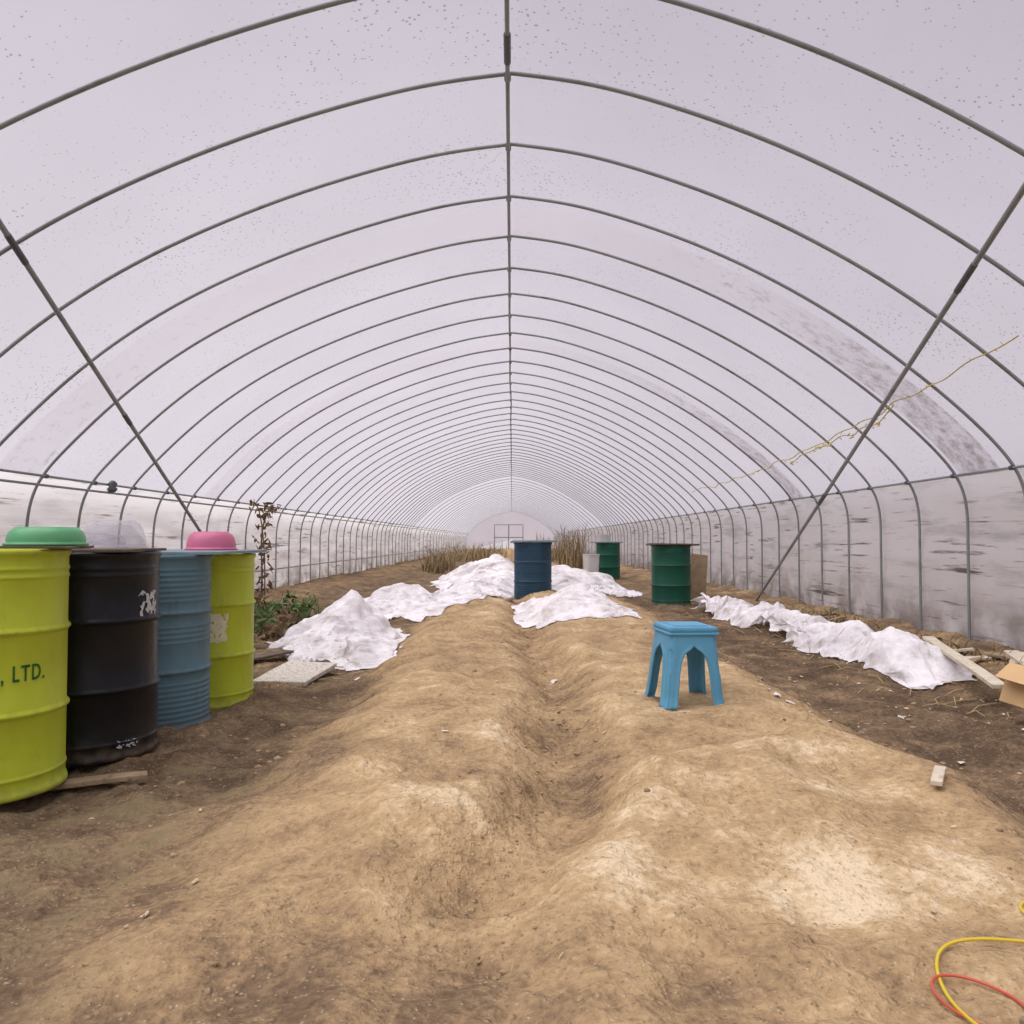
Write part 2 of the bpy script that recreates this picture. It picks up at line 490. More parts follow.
# ------------------------------------------------------------ drums
def drum_prof(corr=False, h=0.88, R=0.286):
    p = [(0.0, 0.012), (R - 0.02, 0.012), (R - 0.012, 0.0), (R + 0.006, 0.0), (R + 0.009, 0.008), (R + 0.006, 0.02), (R, 0.028)]
    def rib(z0, amp=0.011, wd=0.018):
        return [(R, z0 - wd), (R + amp * 0.35, z0 - wd * 0.6), (R + amp * 0.9, z0 - wd * 0.25), (R + amp, z0), (R + amp * 0.9, z0 + wd * 0.25), (R + amp * 0.35, z0 + wd * 0.6), (R, z0 + wd)]
    zs = []
    if corr:
        z = 0.05
        while z < h - 0.05:
            if abs(z - h / 3) > 0.05 and abs(z - 2 * h / 3) > 0.05 and not (h / 3 + 0.05 < z < 2 * h / 3 - 0.16):
                zs.append((z, 0.0025, 0.011))
            z += 0.026
    zs += [(h / 3, 0.011, 0.018), (2 * h / 3, 0.011, 0.018)]
    if not corr:
        zs += [(h - 0.07, 0.004, 0.012), (h - 0.10, 0.004, 0.012), (0.07, 0.004, 0.012)]
    for z0, a, wd in sorted(zs): p += rib(z0, a, wd)
    p += [(R, h - 0.03), (R + 0.006, h - 0.02), (R + 0.010, h - 0.01), (R + 0.006, h), (R - 0.008, h), (R - 0.012, h - 0.018), (R - 0.03, h - 0.020), (0.0, h - 0.020)]
    return p

def drum_mat(name, col, dirt, lo=0.58, hi=0.7, rough=0.38, ringf=0.5):
    k = NT(name)
    v = k.n('ShaderNodeTexCoord').outputs['Object']
    mp = k.n('ShaderNodeMapping', {'Vector': v, 'Scale': (1, 1, 0.35)}).outputs[0]
    a = k.ramp(k.noise(mp, 4, 6), 0.3, 0.7)
    c = k.mix(a, tuple(q * 0.82 for q in col[:3]) + (1,), tuple(min(1, q * 1.1) for q in col[:3]) + (1,))
    c = k.mix(k.math('MULTIPLY', k.ramp(k.noise(mp, 9, 10, 0.75), lo, hi), 0.75), c, dirt)
    sep = k.n('ShaderNodeSeparateXYZ', {'Vector': v})
    for hz in (0.88 / 3, 0.88 * 2 / 3, 0.865):
        dz = k.math('ABSOLUTE', k.math('SUBTRACT', sep.outputs[2], hz))
        ring = k.n('ShaderNodeMapRange', {'Value': dz, 'From Min': 0.0, 'From Max': 0.025, 'To Min': ringf, 'To Max': 0.0}).outputs[0]
        c = k.mix(k.math('MULTIPLY', ring, k.ramp(k.noise(v, 16, 7, 0.7), 0.48, 0.62)), c, dirt)
    lowf = k.n('ShaderNodeMapRange', {'Value': sep.outputs[2], 'From Min': 0.0, 'From Max': 0.10, 'To Min': 0.6, 'To Max': 0.0}).outputs[0]
    c = k.mix(k.math('MULTIPLY', lowf, k.ramp(k.noise(v, 14, 6), 0.38, 0.62)), c, srgb(120, 102, 78))
    b = k.bump(k.noise(v, 5, 3), 0.3, 0.03)
    rg = k.math('ADD', rough, k.math('MULTIPLY', k.noise(v, 12, 5), 0.25))
    return k.surf(k.n('ShaderNodeBsdfPrincipled', {'Base Color': c, 'Roughness': rg, 'Normal': b, 'Specular IOR Level': 0.32}).outputs[0])
MD_yel = drum_mat('lime_drum_paint', srgb(182, 196, 52), srgb(132, 130, 60), 0.62, 0.75, 0.34)
MD_blk = drum_mat('black_drum_paint', srgb(13, 16, 22), srgb(50, 51, 55), 0.62, 0.78, 0.22, 0.2)
MD_blu = drum_mat('greyblue_drum_paint', srgb(88, 120, 132), srgb(84, 88, 86), 0.58, 0.72, 0.4)
MD_grn = drum_mat('green_drum_paint', srgb(16, 80, 62), srgb(60, 80, 66), 0.60, 0.75)
MD_nav = drum_mat('navy_drum_paint', srgb(32, 64, 84), srgb(62, 70, 76), 0.58, 0.72)
M_label = simple_mat('paper_label', srgb(225, 222, 190), 0.8, 0, 0.1, 20, dirt=srgb(170, 175, 90))
M_ink = simple_mat('dark_green_ink', srgb(24, 92, 34), 0.7, 0, 0.1, 20)
M_splat = simple_mat('white_paint_stain', srgb(185, 190, 190), 0.7, 0, 0.15, 20)

def wrap_patch(cx, w, z0, z1, R, mat, name, n=10, ragged=0.0, thr=-0.12):
    vs = []; fs = []; m = max(6, n // 2)
    for j in range(m + 1):
        for i in range(n + 1):
            th = cx + (i / n - 0.5) * w / R
            z = z0 + (z1 - z0) * j / m
            if ragged:
                z += ragged * n3(i * 0.6, j * 0.7, cx) * 0.6; th += ragged * n3(i * 0.6, j * 0.6, cx + 3) / R
            vs.append((R * math.sin(th), -R * math.cos(th), z))
    for j in range(m):
        for i in range(n):
            if ragged and n3(i * 0.45, j * 0.45, 11.0 + cx) < thr: continue
            fs.append((j * (n + 1) + i, j * (n + 1) + i + 1, (j + 1) * (n + 1) + i + 1, (j + 1) * (n + 1) + i))
    return mesh_obj(name, vs, fs, [mat])

def wrap_text(body, size, th_end, z, R, sx=0.66):
    cu = bpy.data.curves.new('txt', 'FONT'); cu.body = body; cu.size = size; cu.space_character = 1.18
    cu.resolution_u = 3; cu.offset = 0.0012
    t = bpy.data.objects.new('txt', cu); COL.objects.link(t)
    bpy.context.view_layer.update()
    me = bpy.data.meshes.new_from_object(t.evaluated_get(bpy.context.evaluated_depsgraph_get()))
    bpy.data.objects.remove(t)
    bm = bmesh.new(); bm.from_mesh(me)
    bmesh.ops.subdivide_edges(bm, edges=[e for e in bm.edges if e.calc_length() > 0.03], cuts=2)
    mx = max(v.co.x for v in bm.verts)
    for v in bm.verts:
        th = th_end + (v.co.x - mx) * sx / R
        zz = z + v.co.y
        v.co = Vector((R * math.sin(th), -R * math.cos(th), zz))
    me2 = bpy.data.meshes.new('ink'); bm.to_mesh(me2); bm.free()
    o = bpy.data.objects.new('ink', me2); COL.objects.link(o); me2.materials.clear(); me2.materials.append(M_ink)
    for p in me2.polygons: p.material_index = 0
    return o

def drum(x, y, mat, corr=False, dz=0.0, rot=0.0, extras=None, tilt=0.0):
    o = lathe('steel_drum', drum_prof(corr), mat, 72)
    b1 = lathe('bung', [(0.0, 0.872), (0.03, 0.872), (0.034, 0.868), (0.034, 0.855)], mat, 20); b1.location = (0.17, 0.1, 0)
    b2 = lathe('bung', [(0.0, 0.870), (0.016, 0.870), (0.018, 0.866), (0.018, 0.855)], mat, 20); b2.location = (-0.18, -0.1, 0)
    lst = [o, b1, b2] + (extras or [])
    o = join(lst, 'steel_drum')
    o.location = (x, y, dz); o.rotation_euler = (tilt, 0, rot)
    return o

D1 = (-1.98, 3.07); D2 = (-1.89, 3.68); D3 = (-1.88, 4.30); D4 = (-1.845, 4.93)
drum(D1[0], D1[1], MD_yel, extras=[wrap_text('CO., LTD.', 0.080, math.radians(76), 0.415, 0.2885)], dz=0.036)
drum(D2[0], D2[1], MD_blk, dz=0.018, extras=[wrap_patch(math.radians(82), 0.12, 0.60, 0.71, 0.2885, M_splat, 'stain', 24, 0.02, 0.0), wrap_patch(math.radians(60), 0.10, 0.05, 0.08, 0.2885, M_splat, 'stain', 20, 0.02, 0.1)])
drum(D3[0], D3[1], MD_blu, corr=True, dz=-0.005)
drum(D4[0], D4[1], MD_yel, dz=-0.012, extras=[wrap_patch(math.radians(35), 0.12, 0.38, 0.54, 0.2885, M_label, 'label', 24, 0.015, -0.28)])
drum(0.32, 12.6, MD_nav, corr=True, dz=0.03)
drum(2.36, 12.2, MD_grn, dz=-0.01)
drum(2.34, 20.0, MD_grn, dz=0.0)

M_boardblue = simple_mat('painted_board', srgb(120, 138, 146), 0.7, 0, 0.2, 5, dirt=srgb(110, 95, 75))
M_wood = simple_mat('weathered_wood', srgb(150, 130, 102), 0.85, 0, 0.25, 9, dirt=srgb(105, 90, 72))
M_wooddk = simple_mat('dark_wood', srgb(92, 80, 66), 0.85, 0, 0.25, 9, dirt=srgb(140, 120, 95))
M_cream = simple_mat('cream_board', srgb(206, 196, 176), 0.85, 0, 0.12, 9, dirt=srgb(150, 128, 100))
box_mesh('painted_board', 0.58, 0.98, 0.016, M_boardblue, 0.003, (-1.80, 4.66, 0.884), (0, 0.004, 0.06), sub=3, warp=0.004)
box_mesh('drum_cover_board', 0.52, 0.50, 0.012, M_wooddk, 0.003, (-1.885, 3.66, 0.906), (0, 0, 0.12), sub=3, warp=0.004)
box_mesh('drum_cover_board', 0.64, 0.6, 0.03, M_boardblue, 0.004, (0.32, 12.6, 0.927), (0, 0, 0.1), sub=3, warp=0.02)
box_mesh('drum_cover_board', 0.66, 0.62, 0.025, M_wooddk, 0.004, (2.38, 12.2, 0.885), (0, 0.02, 0.05), sub=3, warp=0.015)
box_mesh('drum_cover_board', 0.62, 0.6, 0.025, M_boardblue, 0.004, (2.30, 20.0, 0.895), (0, 0.0, 0.25), sub=3, warp=0.015)
box_mesh('drum_cover_board', 0.46, 0.40, 0.010, M_wooddk, 0.003, (-1.88, 3.12, 0.9225), (0, 0, 0.3), sub=3, warp=0.004)

def plastic(name, col, rough=0.3, trans=0.25, clear=0.0):
    k = NT(name)
    v = k.n('ShaderNodeTexCoord').outputs['Object']
    c = k.mix(k.ramp(k.noise(v, 9, 5), 0.3, 0.8), col, tuple(q * 0.85 for q in col[:3]) + (1,))
    p = k.n('ShaderNodeBsdfPrincipled', {'Base Color': c, 'Roughness': rough}).outputs[0]
    t = k.n('ShaderNodeBsdfTranslucent', {'Color': c}).outputs[0]
    m = k.n('ShaderNodeMixShader', {0: trans, 1: p, 2: t}).outputs[0]
    if clear:
        fr = k.n('ShaderNodeLayerWeight', {'Blend': 0.35}).outputs['Facing']
        f = k.math('SUBTRACT', clear, k.math('MULTIPLY', fr, 0.45))
        tr = k.n('ShaderNodeBsdfTransparent', {'Color': (0.97, 0.97, 0.98, 1)}).outputs[0]
        m = k.n('ShaderNodeMixShader', {0: f, 1: m, 2: tr}).outputs[0]
    return k.surf(m)
MP_pink = plastic('pink_plastic', srgb(226, 128, 164))
MP_mint = plastic('mint_plastic', srgb(112, 192, 136))
MP_clear = plastic('clear_plastic', srgb(226, 224, 230), 0.08, 0.3, 0.90)
MP_stool = plastic('blue_stool_plastic', srgb(98, 170, 206), 0.45, 0.1)
def bowl(name, x, y, z, R, h, mat, base=0.55, wob=0.0):
    p = [(0.0, h - 0.012), (R * base - 0.01, h - 0.012), (R * base - 0.005, h), (R * base + 0.006, h)]
    for i in range(1, 13):
        t = i / 12
        r = R * base + (R * 0.97 - R * base) * math.sin(t * math.pi / 2) ** 0.8
        p.append((r + 0.006 * (1 - t), h - 0.006 - (h - 0.016) * (1 - math.cos(t * math.pi / 2)) ** 0.85))
    p += [(R * 0.985, 0.012), (R + 0.004, 0.010), (R + 0.007, 0.004), (R + 0.002, 0.0), (R * 0.96, 0.002), (R * 0.9, h * 0.35), (R * base - 0.01, h - 0.02), (0.0, h - 0.022)]
    return lathe(name, p, mat, 56, (x, y, z), wob, 2.0)
bowl('plastic_bowl', -1.73, 4.72, 0.893, 0.140, 0.105, MP_pink, 0.62)
bowl('plastic_bowl', -1.77, 3.12, 0.929, 0.138, 0.070, MP_mint, 0.72)
bowl('plastic_container', -1.79, 3.68, 0.913, 0.140, 0.125, MP_clear, 0.6, 0.018)
bowl('plastic_container', -1.83, 3.68, 0.914, 0.095, 0.06, MP_clear, 0.6, 0.012)

# ------------------------------------------------------------ stool
def stool(x, y, z, rot):
    hh = 0.385; bt = 0.112; bb = 0.150
    objs = []
    def side_panel(k):
        vs = []; fs = []
        def P(u, zz):
            hw = bb + (bt - bb) * (zz / hh)
            if zz < 0.05: hw += 0.006 * (1 - zz / 0.05)
            return Vector((u * hw, -hw, zz))
        ztop = 0.285; NZ = 26; rows = []
        for j in range(NZ + 1):
            zz = hh * 0.955 * j / NZ
            if zz < ztop:
                t = zz / ztop
                uo = (0.62 - 0.08 * t) * math.sqrt(max(0, 1 - t ** 7))
            else: uo = 0.0
            rows.append((zz, uo))
        M = 8
        for (zz, uo) in rows:
            for s in (-1, 1):
                for i in range(M + 1):
                    u = s * (1 - (1 - uo) * i / M)
                    p = P(u, zz)
                    c = abs(u)
                    if c > 0.80:
                        d = (c - 0.80) / 0.20
                        p.y += 0.014 * d * d
                    if uo > 0:
                        e = (c - uo) / max(1e-3, 1 - uo)
                        if e < 0.2: p.y -= 0.007 * (1 - e / 0.2)
                    vs.append(p)
        W = 2 * (M + 1)
        for j in range(NZ):
            for s in (0, 1):
                for i in range(M):
                    a = j * W + s * (M + 1) + i
                    fs.append((a, a + 1, a + 1 + W, a + W))
        o = mesh_obj('panel', vs, fs, [MP_stool], smooth=True)
        o.rotation_euler = (0, 0, k * math.pi / 2)
        return o
    for k in range(4): objs.append(side_panel(k))
    sh = join(objs, 'stool_shell')
    bpy.ops.object.transform_apply(location=True, rotation=True, scale=True)
    bm = bmesh.new(); bm.from_mesh(sh.data); bmesh.ops.remove_doubles(bm, verts=bm.verts, dist=0.003)
    bmesh.ops.recalc_face_normals(bm, faces=bm.faces); bm.to_mesh(sh.data); bm.free()
    sm = sh.modifiers.new('s', 'SOLIDIFY'); sm.thickness = 0.008; sm.offset = 0
    sh.name = 'legs_shell'
    par = empty('plastic_stool', (x, y, z)); par.rotation_euler = (0.02, 0.015, rot)
    sh.parent = par
    box_mesh('seat', 2 * bt + 0.024, 2 * bt + 0.024, 0.026, MP_stool, 0.011, (0, 0, hh - 0.008), parent=par)
    box_mesh('seat_rim', 2 * bt + 0.034, 2 * bt + 0.034, 0.014, MP_stool, 0.006, (0, 0, hh - 0.028), parent=par)
    box_mesh('seat_panel', 2 * bt - 0.05, 2 * bt - 0.05, 0.006, MP_stool, 0.0025, (0, 0, hh + 0.006), parent=par)
    for i, (sx, sy) in enumerate(((1, 1), (1, -1), (-1, 1), (-1, -1))):
        box_mesh('foot_%d' % (i + 1), 0.05, 0.05, 0.012, MP_stool, 0.005, (sx * (bb - 0.018), sy * (bb - 0.018), 0.006), parent=par)
    return par
gs = min(ground(0.86 + a, 4.13 + b) for a in (-.14, .14) for b in (-.14, .14))
gm = sum(ground(0.86 + a, 4.13 + b) for a in (-.14, .14) for b in (-.14, .14)) / 4
stool(0.858, 4.13, 0.5 * (gs + gm) - 0.008, math.radians(10))

# ------------------------------------------------------------ fleece (cloth settled over low supports)
def fleece(name, cx, cy, lx, ly, rot, hmax, seed, peaks, res=0.03, wr=1.0, grow=0.22, frames=22):
    nxx = min(int(2 * lx / res), 150); nyy = min(int(2 * ly / res), 210)
    vs = []; cv = []; fs = []
    cr, sr = math.cos(rot), math.sin(rot)
    for j in range(nyy + 1):
        for i in range(nxx + 1):
            u = -1 + 2 * i / nxx; v = -1 + 2 * j / nyy
            uu = u * math.sqrt(1 - 0.36 * v * v); vv = v * math.sqrt(1 - 0.36 * u * u)
            rr = 1 + 0.34 * n3(uu * 1.8 + seed, vv * 1.8, seed) + 0.16 * n3(uu * 5 + seed, vv * 5, 2.0)
            px = uu * lx * rr; py = vv * ly * rr
            gx = cx + px * cr - py * sr; gy = cy + px * sr + py * cr
            e = max(abs(u), abs(v))
            env = 1 - sstep(0.5, 1.0, e)
            h = 0.0
            for (pu, pv, ph, pr) in peaks:
                dd = math.hypot((uu - pu) * lx, ((vv - pv) * ly) * 0.8)
                q = max(0, 1 - dd / pr)
                h = max(h, ph * (0.7 * q + 0.3 * q * q))
            a = 1 - abs(n3(gx * 1.9, gy * 1.2, seed)) * 2.4
            b = 1 - abs(n3(gx * 2.0 + gy * 2.4, gy * 1.4 - gx, seed + 2)) * 2.4
            hh = h * (0.85 + 0.15 * a) * (1 - sstep(0.85, 1, e)) + env * hmax * (0.5 + 0.4 * a + 0.5 * b)
            g0 = ground(gx, gy)
            hh = max(0.0, hh)
            cv.append((gx, gy, g0 + hh))
            vs.append((gx + 0.015 * n3(gx * 7, gy * 7, 1), gy + 0.015 * n3(gx * 7, gy * 7, 5),
                       g0 + 0.03 + hh + wr * 0.06 * abs(n3(gx * 5 - gy * 2, gy * 4, seed + 4)) + wr * 0.02 * n3(gx * 13, gy * 13, seed)))
    n = nxx + 1
    for j in range(nyy):
        for i in range(nxx):
            fs.append((j * n + i, j * n + i + 1, (j + 1) * n + i + 1, (j + 1) * n + i))
    o = mesh_obj(name, vs, fs, [M_fleece], smooth=True)
    x0 = min(p[0] for p in cv) - 0.3; x1 = max(p[0] for p in cv) + 0.3
    y0 = min(p[1] for p in cv) - 0.3; y1 = max(p[1] for p in cv) + 0.3
    skirt = []; sf = []
    M = 40
    for j in range(M + 1):
        for i in range(M + 1):
            gx = x0 + (x1 - x0) * i / M; gy = y0 + (y1 - y0) * j / M
            skirt.append((gx, gy, ground(gx, gy) - 0.005))
    for j in range(M):
        for i in range(M): sf.append((j * (M + 1) + i, j * (M + 1) + i + 1, (j + 1) * (M + 1) + i + 1, (j + 1) * (M + 1) + i))
    c1 = mesh_obj('tmp_c1', cv, fs); c2 = mesh_obj('tmp_c2', skirt, sf)
    try:
        for c in (c1, c2):
            c.modifiers.new('col', 'COLLISION')
            c.collision.thickness_outer = 0.008; c.collision.thickness_inner = 0.05; c.collision.cloth_friction = 25
        m = o.modifiers.new('cloth', 'CLOTH')
        s = m.settings
        s.quality = 5; s.mass = 0.15
        s.tension_stiffness = 12; s.compression_stiffness = 12; s.shear_stiffness = 4; s.bending_stiffness = 0.04
        s.air_damping = 2.0; s.tension_damping = 5; s.compression_damping = 5; s.shear_damping = 5
        s.shrink_min = -grow; s.shrink_max = -grow
        m.collision_settings.use_collision = True; m.collision_settings.distance_min = 0.006; m.collision_settings.collision_quality = 2
        m.point_cache.frame_start = 1; m.point_cache.frame_end = frames
        for f in range(1, frames + 1): scene.frame_set(f)
        dg = bpy.context.evaluated_depsgraph_get()
        me = bpy.data.meshes.new_from_object(o.evaluated_get(dg))
        ok = all(abs(v.co.x) < 6 and -0.3 < v.co.z < 2.0 for v in me.vertices)
        print('cloth', name, ok)
        o.modifiers.clear()
        if ok:
            o.data = me; me.name = name
            if not me.materials: me.materials.append(M_fleece)
            for v in me.vertices:
                g0 = ground(v.co.x, v.co.y) + 0.004
                if v.co.z < g0: v.co.z = g0
    except Exception as ex:
        print('cloth failed', ex); o.modifiers.clear()
    for c in (c1, c2): bpy.data.objects.remove(c)
    scene.frame_set(1)
    sb = o.modifiers.new('sub', 'SUBSURF'); sb.levels = 1; sb.render_levels = 1
    return o
fleece('crop_fleece', -1.60, 7.55, 0.46, 1.20, 0.22, 0.03, 1.3, [(0.35, 0.1, 0.50, 0.54), (-0.1, -0.2, 0.24, 0.45), (-0.5, 0.1, 0.18, 0.45), (0.3, 0.6, 0.38, 0.55), (0.1, -0.6, 0.12, 0.5)], res=0.016, grow=0.28)
fleece('crop_fleece', -1.35, 11.3, 0.62, 1.35, 0.0, 0.04, 4.4, [(-0.3, 0.1, 0.34, 0.7), (0.5, 0.2, 0.16, 0.6), (0, -0.5, 0.12, 0.6)], res=0.022, grow=0.28)
fleece('crop_fleece', -0.62, 13.0, 0.60, 1.9, 0.0, 0.04, 21.4, [(-0.3, 0.1, 0.16, 0.7), (0.5, 0.3, 0.18, 0.6), (0, -0.5, 0.08, 0.6)], res=0.026, grow=0.28)
fleece('crop_fleece', 0.75, 9.7, 0.56, 1.45, 0.05, 0.04, 7.1, [(-0.1, 0.0, 0.10, 0.7), (0.4, 0.6, 0.18, 0.8), (-0.3, -0.5, 0.08, 0.6)], res=0.020, grow=0.28)
fleece('crop_fleece', 1.25, 14.4, 0.70, 1.7, 0.0, 0.06, 9.5, [(-0.5, -0.2, 0.36, 0.8), (0.4, 0.3, 0.28, 0.8)], res=0.030, grow=0.28)
fleece('crop_fleece', -0.60, 18.5, 0.95, 2.8, 0.0, 0.08, 12.5, [(0.2, -0.1, 0.38, 0.9), (-0.4, 0.3, 0.24, 0.9), (0.3, 0.6, 0.30, 0.9)], res=0.042, grow=0.28)
fleece('crop_fleece', 2.80, 6.6, 0.25, 1.05, 0.10, 0.05, 15.5, [(0, -0.5, 0.18, 0.45), (0.3, 0.20, 0.24, 0.42), (0, 0.6, 0.14, 0.45)], res=0.016, wr=1.6, grow=0.24)
fleece('crop_fleece', 2.72, 9.4, 0.24, 1.75, 0.06, 0.06, 18.5, [(0, -0.75, 0.22, 0.5), (0.2, -0.2, 0.24, 0.5), (0, 0.3, 0.16, 0.5), (0, 0.8, 0.16, 0.5)], res=0.018, wr=1.6, grow=0.24)

# ------------------------------------------------------------ slabs, planks, cardboard
M_foam = simple_mat('speckled_foam_board', srgb(206, 200, 188), 0.9, 0, 0.08, 30, dirt=srgb(126, 110, 90), dirt_lo=0.52, dirt_hi=0.62)
def on(x, y, dz): return (x, y, ground(x, y) + dz)
box_mesh('foam_board', 0.36, 0.78, 0.03, M_foam, 0.006, on(-1.50, 5.75, 0.035), (0.02, 0.03, -0.05), sub=4, warp=0.01)
box_mesh('wooden_plank', 0.12, 0.55, 0.02, M_wooddk, 0.004, on(-1.92, 6.35, 0.04), (0.03, 0, -0.5), sub=3, warp=0.01)
box_mesh('wooden_plank', 0.46, 0.07, 0.02, M_wood, 0.004, on(-1.66, 3.20, 0.03), (0, 0.02, 0.42), sub=3, warp=0.01)
box_mesh('wooden_plank', 0.08, 1.65, 0.025, M_cream, 0.004, (2.98, 5.5, 0.16), (0.05, 0.0, -0.245), sub=3, warp=0.01)
box_mesh('wooden_plank', 0.16, 0.5, 0.025, M_wood, 0.004, on(1.15, 1.55, 0.022), (0.0, 0.0, -1.0), sub=3, warp=0.01)
box_mesh('wood_scrap', 0.035, 0.17, 0.016, M_cream, 0.003, on(1.40, 2.72, 0.022), (0.05, 0, -0.55), sub=2, warp=0.01)
M_card = simple_mat('cardboard', srgb(205, 172, 126), 0.9, 0, 0.08, 6)
cb = empty('cardboard_box', (2.74, 4.15, 0.03))
cb.rotation_euler = (0.10, 0.30, 0.35)
def cbox():
    W, L, Hh, t = 0.40, 0.36, 0.20, 0.006
    box_mesh('bottom', W, L, t, M_card, 0.001, (0, 0, 0.02), parent=cb)
    box_mesh('side_1', t, L, Hh, M_card, 0.001, (-W / 2, 0, Hh / 2 + 0.02), parent=cb)
    box_mesh('side_2', t, L, Hh, M_card, 0.001, (W / 2, 0, Hh / 2 + 0.02), parent=cb)
    box_mesh('side_3', W, t, Hh, M_card, 0.001, (0, -L / 2, Hh / 2 + 0.02), parent=cb)
    box_mesh('side_4', W, t, Hh, M_card, 0.001, (0, L / 2, Hh / 2 + 0.02), parent=cb)
    box_mesh('flap', 0.12, L, t, M_card, 0.001, (-W / 2 - 0.04, 0, Hh - 0.025), (0, -0.9, 0), parent=cb)
    box_mesh('flap_2', W, 0.13, t, M_card, 0.001, (0, -L / 2 - 0.035, Hh - 0.03), (1.0, 0, 0), parent=cb)
cbox()
box_mesh('leaning_board', 0.28, 0.03, 0.70, M_wood, 0.004, (2.90, 12.8, 0.38), (-0.12, 0.12, 0.2), sub=3, warp=0.01)
for i in range(22):
    x = random.uniform(3.15, 3.65); y = random.uniform(5.4, 10)
    box_mesh('wood_scrap', random.uniform(0.04, 0.10), random.uniform(0.15, 0.6), 0.018, random.choice([M_wood, M_wooddk, M_cream]), 0.003, (x, y, ground(x, y) + 0.03), (random.uniform(-.15, .15), random.uniform(-.15, .15), random.uniform(-1.5, 1.5)), sub=2, warp=0.01)
M_bluep = plastic('blue_tub_plastic', srgb(90, 140, 170))
M_whitep = plastic('white_box_plastic', srgb(225, 225, 225))
def tub(name, x, y, z, sx, sy, h, mat, rot):
    vs = []; fs = []
    rings = [(0.0, 0.0), (0.82, 0.0), (0.85, 0.02), (0.99, h - 0.02), (1.07, h - 0.02), (1.07, h), (0.95, h), (0.80, 0.03), (0.0, 0.03)]
    S = 32
    for r, zz in rings:
        for i in range(S):
            a = 2 * math.pi * i / S
            c, s = math.cos(a), math.sin(a)
            q = (abs(c) ** 5 + abs(s) ** 5) ** (-1 / 5)
            vs.append((sx * r * c * q, sy * r * s * q, zz))
    for j in range(len(rings) - 1):
        for i in range(S):
            fs.append((j * S + i, j * S + (i + 1) % S, (j + 1) * S + (i + 1) % S, (j + 1) * S + i))
    o = mesh_obj(name, vs, fs, [mat], smooth=False)
    o.location = (x, y, z); o.rotation_euler = (0, 0, rot)
    return o
tub('plastic_tub', 2.22, 19.9, 0.915, 0.17, 0.15, 0.17, M_whitep, 0.2)
tub('plastic_tub', 1.86, 19.3, 0.0, 0.17, 0.2, 0.62, M_whitep, 0.2)

# ------------------------------------------------------------ vegetation
def blades(name, cx, cy, rx, ry, n, hmin, hmax, wid, mats, lean=0.35, droop=0.4, zfn=ground, seg=5):
    vs = []; fs = []; mi = []
    for b in range(n):
        a = random.random() * 6.283; r = math.sqrt(random.random())
        x0 = cx + rx * r * math.cos(a); y0 = cy + ry * r * math.sin(a)
        h = hmin + (hmax - hmin) * random.random() ** 1.5; d = random.random() * 6.283; le = random.uniform(0, lean) * h
        z0 = zfn(x0, y0) - 0.01
        wdt = wid * random.uniform(0.6, 1.3)
        px, py = -math.sin(d + 1.0), math.cos(d + 1.0)
        base = len(vs)
        for s in range(seg + 1):
            t = s / seg
            xx = x0 + math.cos(d) * le * t ** 1.6; yy2 = y0 + math.sin(d) * le * t ** 1.6
            zz = z0 + h * (t - droop * 0.5 * t ** 3)
            ww = wdt * (1 - t * 0.85)
            vs.append((xx - px * ww, yy2 - py * ww, zz)); vs.append((xx + px * ww, yy2 + py * ww, zz))
        m = random.randrange(len(mats))
        for s in range(seg):
            fs.append((base + 2 * s, base + 2 * s + 1, base + 2 * s + 3, base + 2 * s + 2)); mi.append(m)
    o = mesh_obj(name, vs, fs, mats)
    o.data.polygons.foreach_set('material_index', mi)
    return o
M_dry1 = simple_mat('dry_straw', srgb(168, 150, 112), 0.9, 0, 0.2, 3)
M_dry2 = simple_mat('dry_stalk_brown', srgb(112, 92, 66), 0.9, 0, 0.2, 3)
M_green = simple_mat('weed_green', srgb(78, 104, 52), 0.8, 0, 0.3, 5)
blades('dry_reeds', -2.25, 25.5, 0.5, 2.2, 380, 0.3, 1.5, 0.012, [M_dry1, M_dry2, M_dry2], 0.7, 0.7)
blades('dry_reeds', 1.80, 24.5, 0.38, 1.8, 360, 0.3, 2.4, 0.012, [M_dry1, M_dry2, M_dry2], 0.4, 0.7)
blades('dry_reeds', -1.4, 38.0, 1.3, 3.0, 300, 0.3, 1.5, 0.020, [M_dry1, M_dry2], 0.7, 0.8)
blades('dry_reeds', 1.8, 40.0, 0.9, 4.0, 300, 0.3, 2.0, 0.020, [M_dry1, M_dry2], 0.4, 0.8)
blades('weed_clump', -2.85, 9.0, 0.55, 2.2, 700, 0.08, 0.45, 0.010, [M_green, M_dry2, M_dry1], 1.2, 0.9)
blades('weed_clump', -2.6, 6.8, 0.40, 1.0, 360, 0.05, 0.30, 0.008, [M_dry2, M_dry1, M_green], 1.4, 0.9)
blades('weed_clump', 3.4, 7.8, 0.20, 2.6, 420, 0.05, 0.22, 0.008, [M_dry2, M_dry1, M_dry1], 1.6, 0.9)
blades('ground_weed', -1.02, 1.98, 0.05, 0.05, 60, 0.004, 0.022, 0.0016, [M_green], 1.8, 0.8, seg=3)
blades('ground_weed', -1.08, 2.38, 0.12, 0.08, 90, 0.004, 0.022, 0.0016, [M_green], 1.8, 0.8, seg=3)
blades('ground_weed', -0.95, 1.68, 0.10, 0.06, 90, 0.004, 0.02, 0.0016, [M_green], 1.8, 0.8, seg=3)

